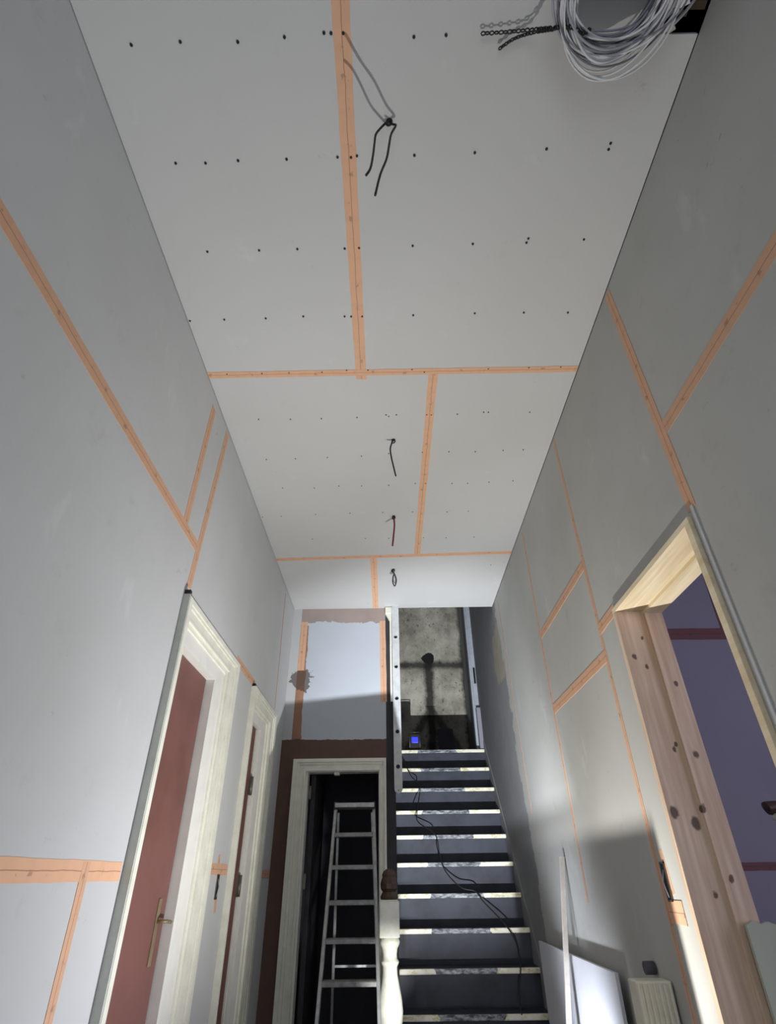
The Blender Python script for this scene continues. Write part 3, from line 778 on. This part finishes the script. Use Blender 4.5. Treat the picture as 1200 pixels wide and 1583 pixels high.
add_box(bm, x0, x1, ya, yb, lo, z1)
# rounded lower end and side walls
arc = [(cxm+0.030*math.cos(a), z0+0.028*math.sin(a)) for a in [math.pi + q*math.pi/10 for q in range(11)]]
add_prism(bm, arc, 'y', ya, yb)
bmesh.ops.remove_doubles(bm, verts=bm.verts, dist=1e-5)
obj('stile', bm, M['stile'], hp)
bm = B(); add_box(bm, x0+0.001, x1-0.001, yb+0.001, yb+0.004, z0+0.02, z1); obj('backing', bm, M['black'], hp)['label'] = 'black inside seen through the holes'
bm = B(); add_tube(bm, [Vector((cxm, ya-0.003, 1.590)), Vector((cxm, ya+0.001, 1.590))], 0.004, 10); obj('screw', bm, M['screw'], hp)

# ------------------------------------------------------------------ post at the head of the stairs
ps = thing('door_frame_post', 'pale bluish upright frame post at the head of the stairs against right wall', 'post', (0.87, 5.9, 2.0))
bm = B(); add_box(bm, 0.845, 0.908, 5.80, 5.88, 2.0995, 4.7, 0.003); add_box(bm, 0.862, 0.908, 5.785, 5.80, 2.5, 4.7, 0.002)
obj('post', bm, M['post'], ps)
bm = B(); add_box(bm, 0.880, 0.900, 5.776, 5.785, 2.76, 2.93, 0.002); obj('strike_plate', bm, M['black'], ps)
bm = B(); add_box(bm, 0.868, 0.908, 5.725, 5.785, 2.0995, 2.5, 0.002); obj('shaded_post_foot', bm, M['room'], ps)['label'] = 'short lower piece of the post in a shaded purple tone'  # shadowed foot of the post, its shade put into a purple colour

# device with blue display on the top landing
dv = thing('battery_device', 'small boxy device with glowing blue display on the top stair landing', 'device', (0.225, 5.78, 2.098))
bm = B(); add_box(bm, 0.178, 0.276, 5.76, 5.84, 2.0995, 2.262, 0.008); obj('case', bm, M['black'], dv)
bm = B(); add_box(bm, 0.196, 0.258, 5.754, 5.760, 2.175, 2.228, 0.002); obj('display', bm, M['blue'], dv)['label'] = 'glowing blue display'
bm = B()
for x in (0.176, 0.278): add_tube(bm, [Vector((x, 5.765, 2.105)), Vector((x, 5.765, 2.275))], 0.004, 8)
add_tube(bm, [Vector((0.176, 5.765, 2.275)), Vector((0.278, 5.765, 2.275))], 0.004, 8); obj('handle_frame', bm, M['steel'], dv)
bm = B(); add_bar(bm, (0.63, 6.62, 2.110), (0.63, 6.77, 2.52), 0.18, 0.012, (0, 1, 0))
tag(obj('offcut_panel', bm, M['dark']), 'dark square panel leaning at the foot of the concrete wall', 'panel')

# ------------------------------------------------------------------ trailing cable on the stairs
pts = [(0.10, 5.62, 2.0), (0.17, 5.441, 1.828), (0.24, 5.363, 1.737), (0.201, 5.174, 1.518), (0.206, 5.104, 1.437), (0.333, 5.024, 1.344), (0.352, 4.904, 1.205), (0.382, 4.81, 1.096), (0.479, 4.725, 0.998), (0.576, 4.705, 0.974), (0.623, 4.654, 0.915), (0.738, 4.549, 0.794), (0.784, 4.472, 0.704), (0.78, 4.38, 0.598), (0.74, 4.293, 0.496), (0.722, 4.20, 0.40)]
bm = B(); add_tube(bm, smooth_path(pts, 6), 0.0042, 6)
tag(obj('trailing_cable', bm, M['black']), 'thin black cable trailing down over the stair nosings', 'cable')

# ------------------------------------------------------------------ step ladder
lad = thing('step_ladder', 'aluminium step ladder standing in front of the dark rear doorway', 'ladder', (-0.27, 3.95, 0))
zt = 1.47
def lx(z, s):   # rail x at height
    xt = -0.375 if s < 0 else -0.128
    xbm = -0.405 if s < 0 else -0.085
    tt = (zt - z)/(zt-0.44)
    return xt + (xbm-xt)*tt
def ly(z): return 4.05-(zt-z)*0.29
for s in (-1, 1):
    bm = B(); add_bar(bm, (lx(0, s), ly(0), 0), (lx(zt, s), ly(zt), zt), 0.018, 0.045, (0, 1, 0), 0.002)
    rl = obj('front_rail', bm, M['alu'], lad)
    bm = B(); add_box(bm, lx(0, s)-0.014, lx(0, s)+0.014, ly(0)-0.03, ly(0)+0.03, 0, 0.035, 0.003); obj('foot', bm, M['black'], rl)
    bm = B(); add_bar(bm, (lx(0, s)*1.0 + (0.035 if s < 0 else -0.02), 4.36, 0), (lx(zt, s)+(0.012 if s < 0 else -0.012), 4.10, zt-0.05), 0.012, 0.022, (0, 1, 0), 0.001)
    obj('rear_leg', bm, M['alu'], lad)
for z in (1.297, 1.124, 0.951, 0.779, 0.605, 0.43, 0.26, 0.10):
    bm = B(); y = ly(z); add_box(bm, lx(z, -1)+0.009, lx(z, 1)-0.009, y-0.04, y+0.04, z-0.022, z, 0.003)
    for q in range(5): add_box(bm, lx(z, -1)+0.012, lx(z, 1)-0.012, y-0.034+q*0.016, y-0.028+q*0.016, z, z+0.002)
    obj('tread', bm, M['alu_tread'], lad)
bm = B(); add_box(bm, lx(zt, -1)-0.006, lx(zt, 1)+0.006, 4.0, 4.14, zt-0.028, zt, 0.004); obj('top_platform', bm, M['alu'], lad)
for z in (0.62, 0.25):
    bm = B(); yy = 4.36-(z/1.42)*0.26; add_bar(bm, (lx(z, -1)+0.03, yy, z), (lx(z, 1)-0.02, yy, z), 0.02, 0.012); obj('rear_brace', bm, M['alu'], lad)
for s in (-1, 1):
    bm = B(); add_box(bm, lx(zt, s)-0.012, lx(zt, s)+0.012, 4.005, 4.02, zt-0.035, zt+0.004, 0.002); obj('corner_cap', bm, M['black'], lad)

# ------------------------------------------------------------------ right side things
bm = B(); add_box(bm, 0.866, 0.880, 2.80, 4.16, 0.0, 0.735, 0.001)
tag(obj('white_panel', bm, M['boardw']), 'bright white flat panel standing low against the right wall beside the stairs', 'panel')
a = Vector((0.893, 3.417, 1.139)); b_ = Vector((0.800, 3.409, 0.489)); d = (b_-a).normalized(); foot = a + d*(a.z/abs(d.z))
bm = B(); add_bar(bm, foot, a, 0.024, 0.018, (0, 1, 0), 0.002)
tag(obj('wooden_batten', bm, M['pole']), 'slim pale wooden batten leaning against the right wall near the stair foot', 'batten')
# fluted radiator end
rd = thing('radiator', 'cream ribbed radiator at the bottom against the right wall by the doorway', 'radiator', (0.84, 2.37, 0))
bm = B(); add_box(bm, 0.788, 0.906, 2.345, 2.42, 0.10, 0.765, 0.006); obj('body', bm, M['radiator'], rd)
for q in range(7):
    x = 0.797+q*0.0168
    bm = B(); add_tube(bm, [Vector((x, 2.345, 0.10)), Vector((x, 2.345, 0.45)), Vector((x, 2.345, 0.758))], 0.0066, 8); obj('rib', bm, M['radiator'], rd)
for x in (0.79, 0.885):
    bm = B(); add_box(bm, x-0.012, x+0.012, 2.35, 2.41, 0, 0.11, 0.003); obj('foot', bm, M['radiator'], rd)
bm = B(); add_tube(bm, [Vector((0.872, 2.47, 0.785)), Vector((0.905, 2.47, 0.785))], 0.019, 14)
tag(obj('pipe_stub', bm, M['dark']), 'round dark pipe end on the right wall just above the ribbed radiator', 'pipe')
# green moisture board offcut inside the doorway
bm = B()
n_ = 26
poly = [(1.020, 0.0), (1.60, 0.0), (1.60, 0.935)]
for q in range(n_, -1, -1): poly.append((1.022+q*(0.577/n_), 0.934+random.uniform(-0.006, 0.006)))
add_prism(bm, poly, 'y', 1.985, 1.9975)
tag(obj('plasterboard_offcut', bm, M['greenboard']), 'greenish plasterboard sheet with ragged top edge standing in the right doorway', 'plasterboard')
bm = B(); bmk = bm
kx, ky, kz = 1.425, 2.30, 1.235
t = thing('lamp_stand', 'dark brown rounded knob with a shiny white tip at the right edge', 'stand', (kx+0.35, ky, 0))
add_tube(bm, smooth_path([(kx-0.036, ky, kz+0.018), (kx-0.030, ky, kz+0.020), (kx, ky, kz+0.022), (kx+0.1, ky, kz+0.020), (kx+0.30, ky, kz+0.01), (kx+0.35, ky, kz-0.05), (kx+0.35, ky, 0.03)], 5), [0.010]*3+[0.022]*60, 12); obj('pole', bm, M['finial'], t)
bm = B(); add_lathe(bm, [(0.12, 0.0), (0.12, 0.02), (0.03, 0.035)], kx+0.35, ky, 20); obj('base', bm, M['finial'], t)
bm = B(); add_lathe(bm, [(0.004, kz-0.032), (0.014, kz-0.028), (0.022, kz-0.016), (0.026, kz-0.008), (0.020, kz+0.002)], kx+0.0, ky, 18); obj('cap', bm, M['newel_white'], t)['label'] = 'shiny white cap'

# ------------------------------------------------------------------ work lamps on the floor (below the frame)
wl = thing('work_light', 'black floor work light standing below the picture near the right wall', 'lamp', (LP[0], LP[1], 0))
bm = B(); add_box(bm, LP[0]-0.10, LP[0]+0.10, LP[1]-0.06, LP[1]+0.06, 0.12, 0.20, 0.01); obj('housing', bm, M['housing'], wl)
bm = B(); add_box(bm, LP[0]+0.058, LP[0]+0.062, LP[1]-0.012, LP[1]+0.30, 0.20, 0.372, 0.001); obj('barn_door', bm, M['housing'], wl)  # unseen flap shaped to cut the light off the low right wall
bm = B()
for s in (-1, 1): add_bar(bm, (LP[0]+s*0.11, LP[1]-0.10, 0.005), (LP[0]+s*0.11, LP[1], 0.16), 0.012, 0.012, (0, 1, 0)); add_bar(bm, (LP[0]+s*0.11, LP[1]+0.10, 0.005), (LP[0]+s*0.11, LP[1], 0.16), 0.012, 0.012, (0, 1, 0))
obj('stand', bm, M['housing'], wl)
# unseen block added between lamp and stairs; its top edge shades the rear doorway
tb = thing('light_blocker', 'unseen dark upright block added between lamp and ladder to cast a shadow', 'light blocker', (0.31, 2.62, 0))
bm = B(); add_prism(bm, [(0.205, 0.0), (0.392, 0.0), (0.392, 0.552), (0.205, 0.535)], 'y', 2.60, 2.68); obj('body', bm, M['housing'], tb)
bm = B(); add_tube(bm, smooth_path([(0.25, 2.68, 0.42), (0.25, 2.72, 0.43), (0.35, 2.72, 0.43), (0.35, 2.68, 0.42)], 5), 0.008, 8); obj('handle', bm, M['black'], tb)
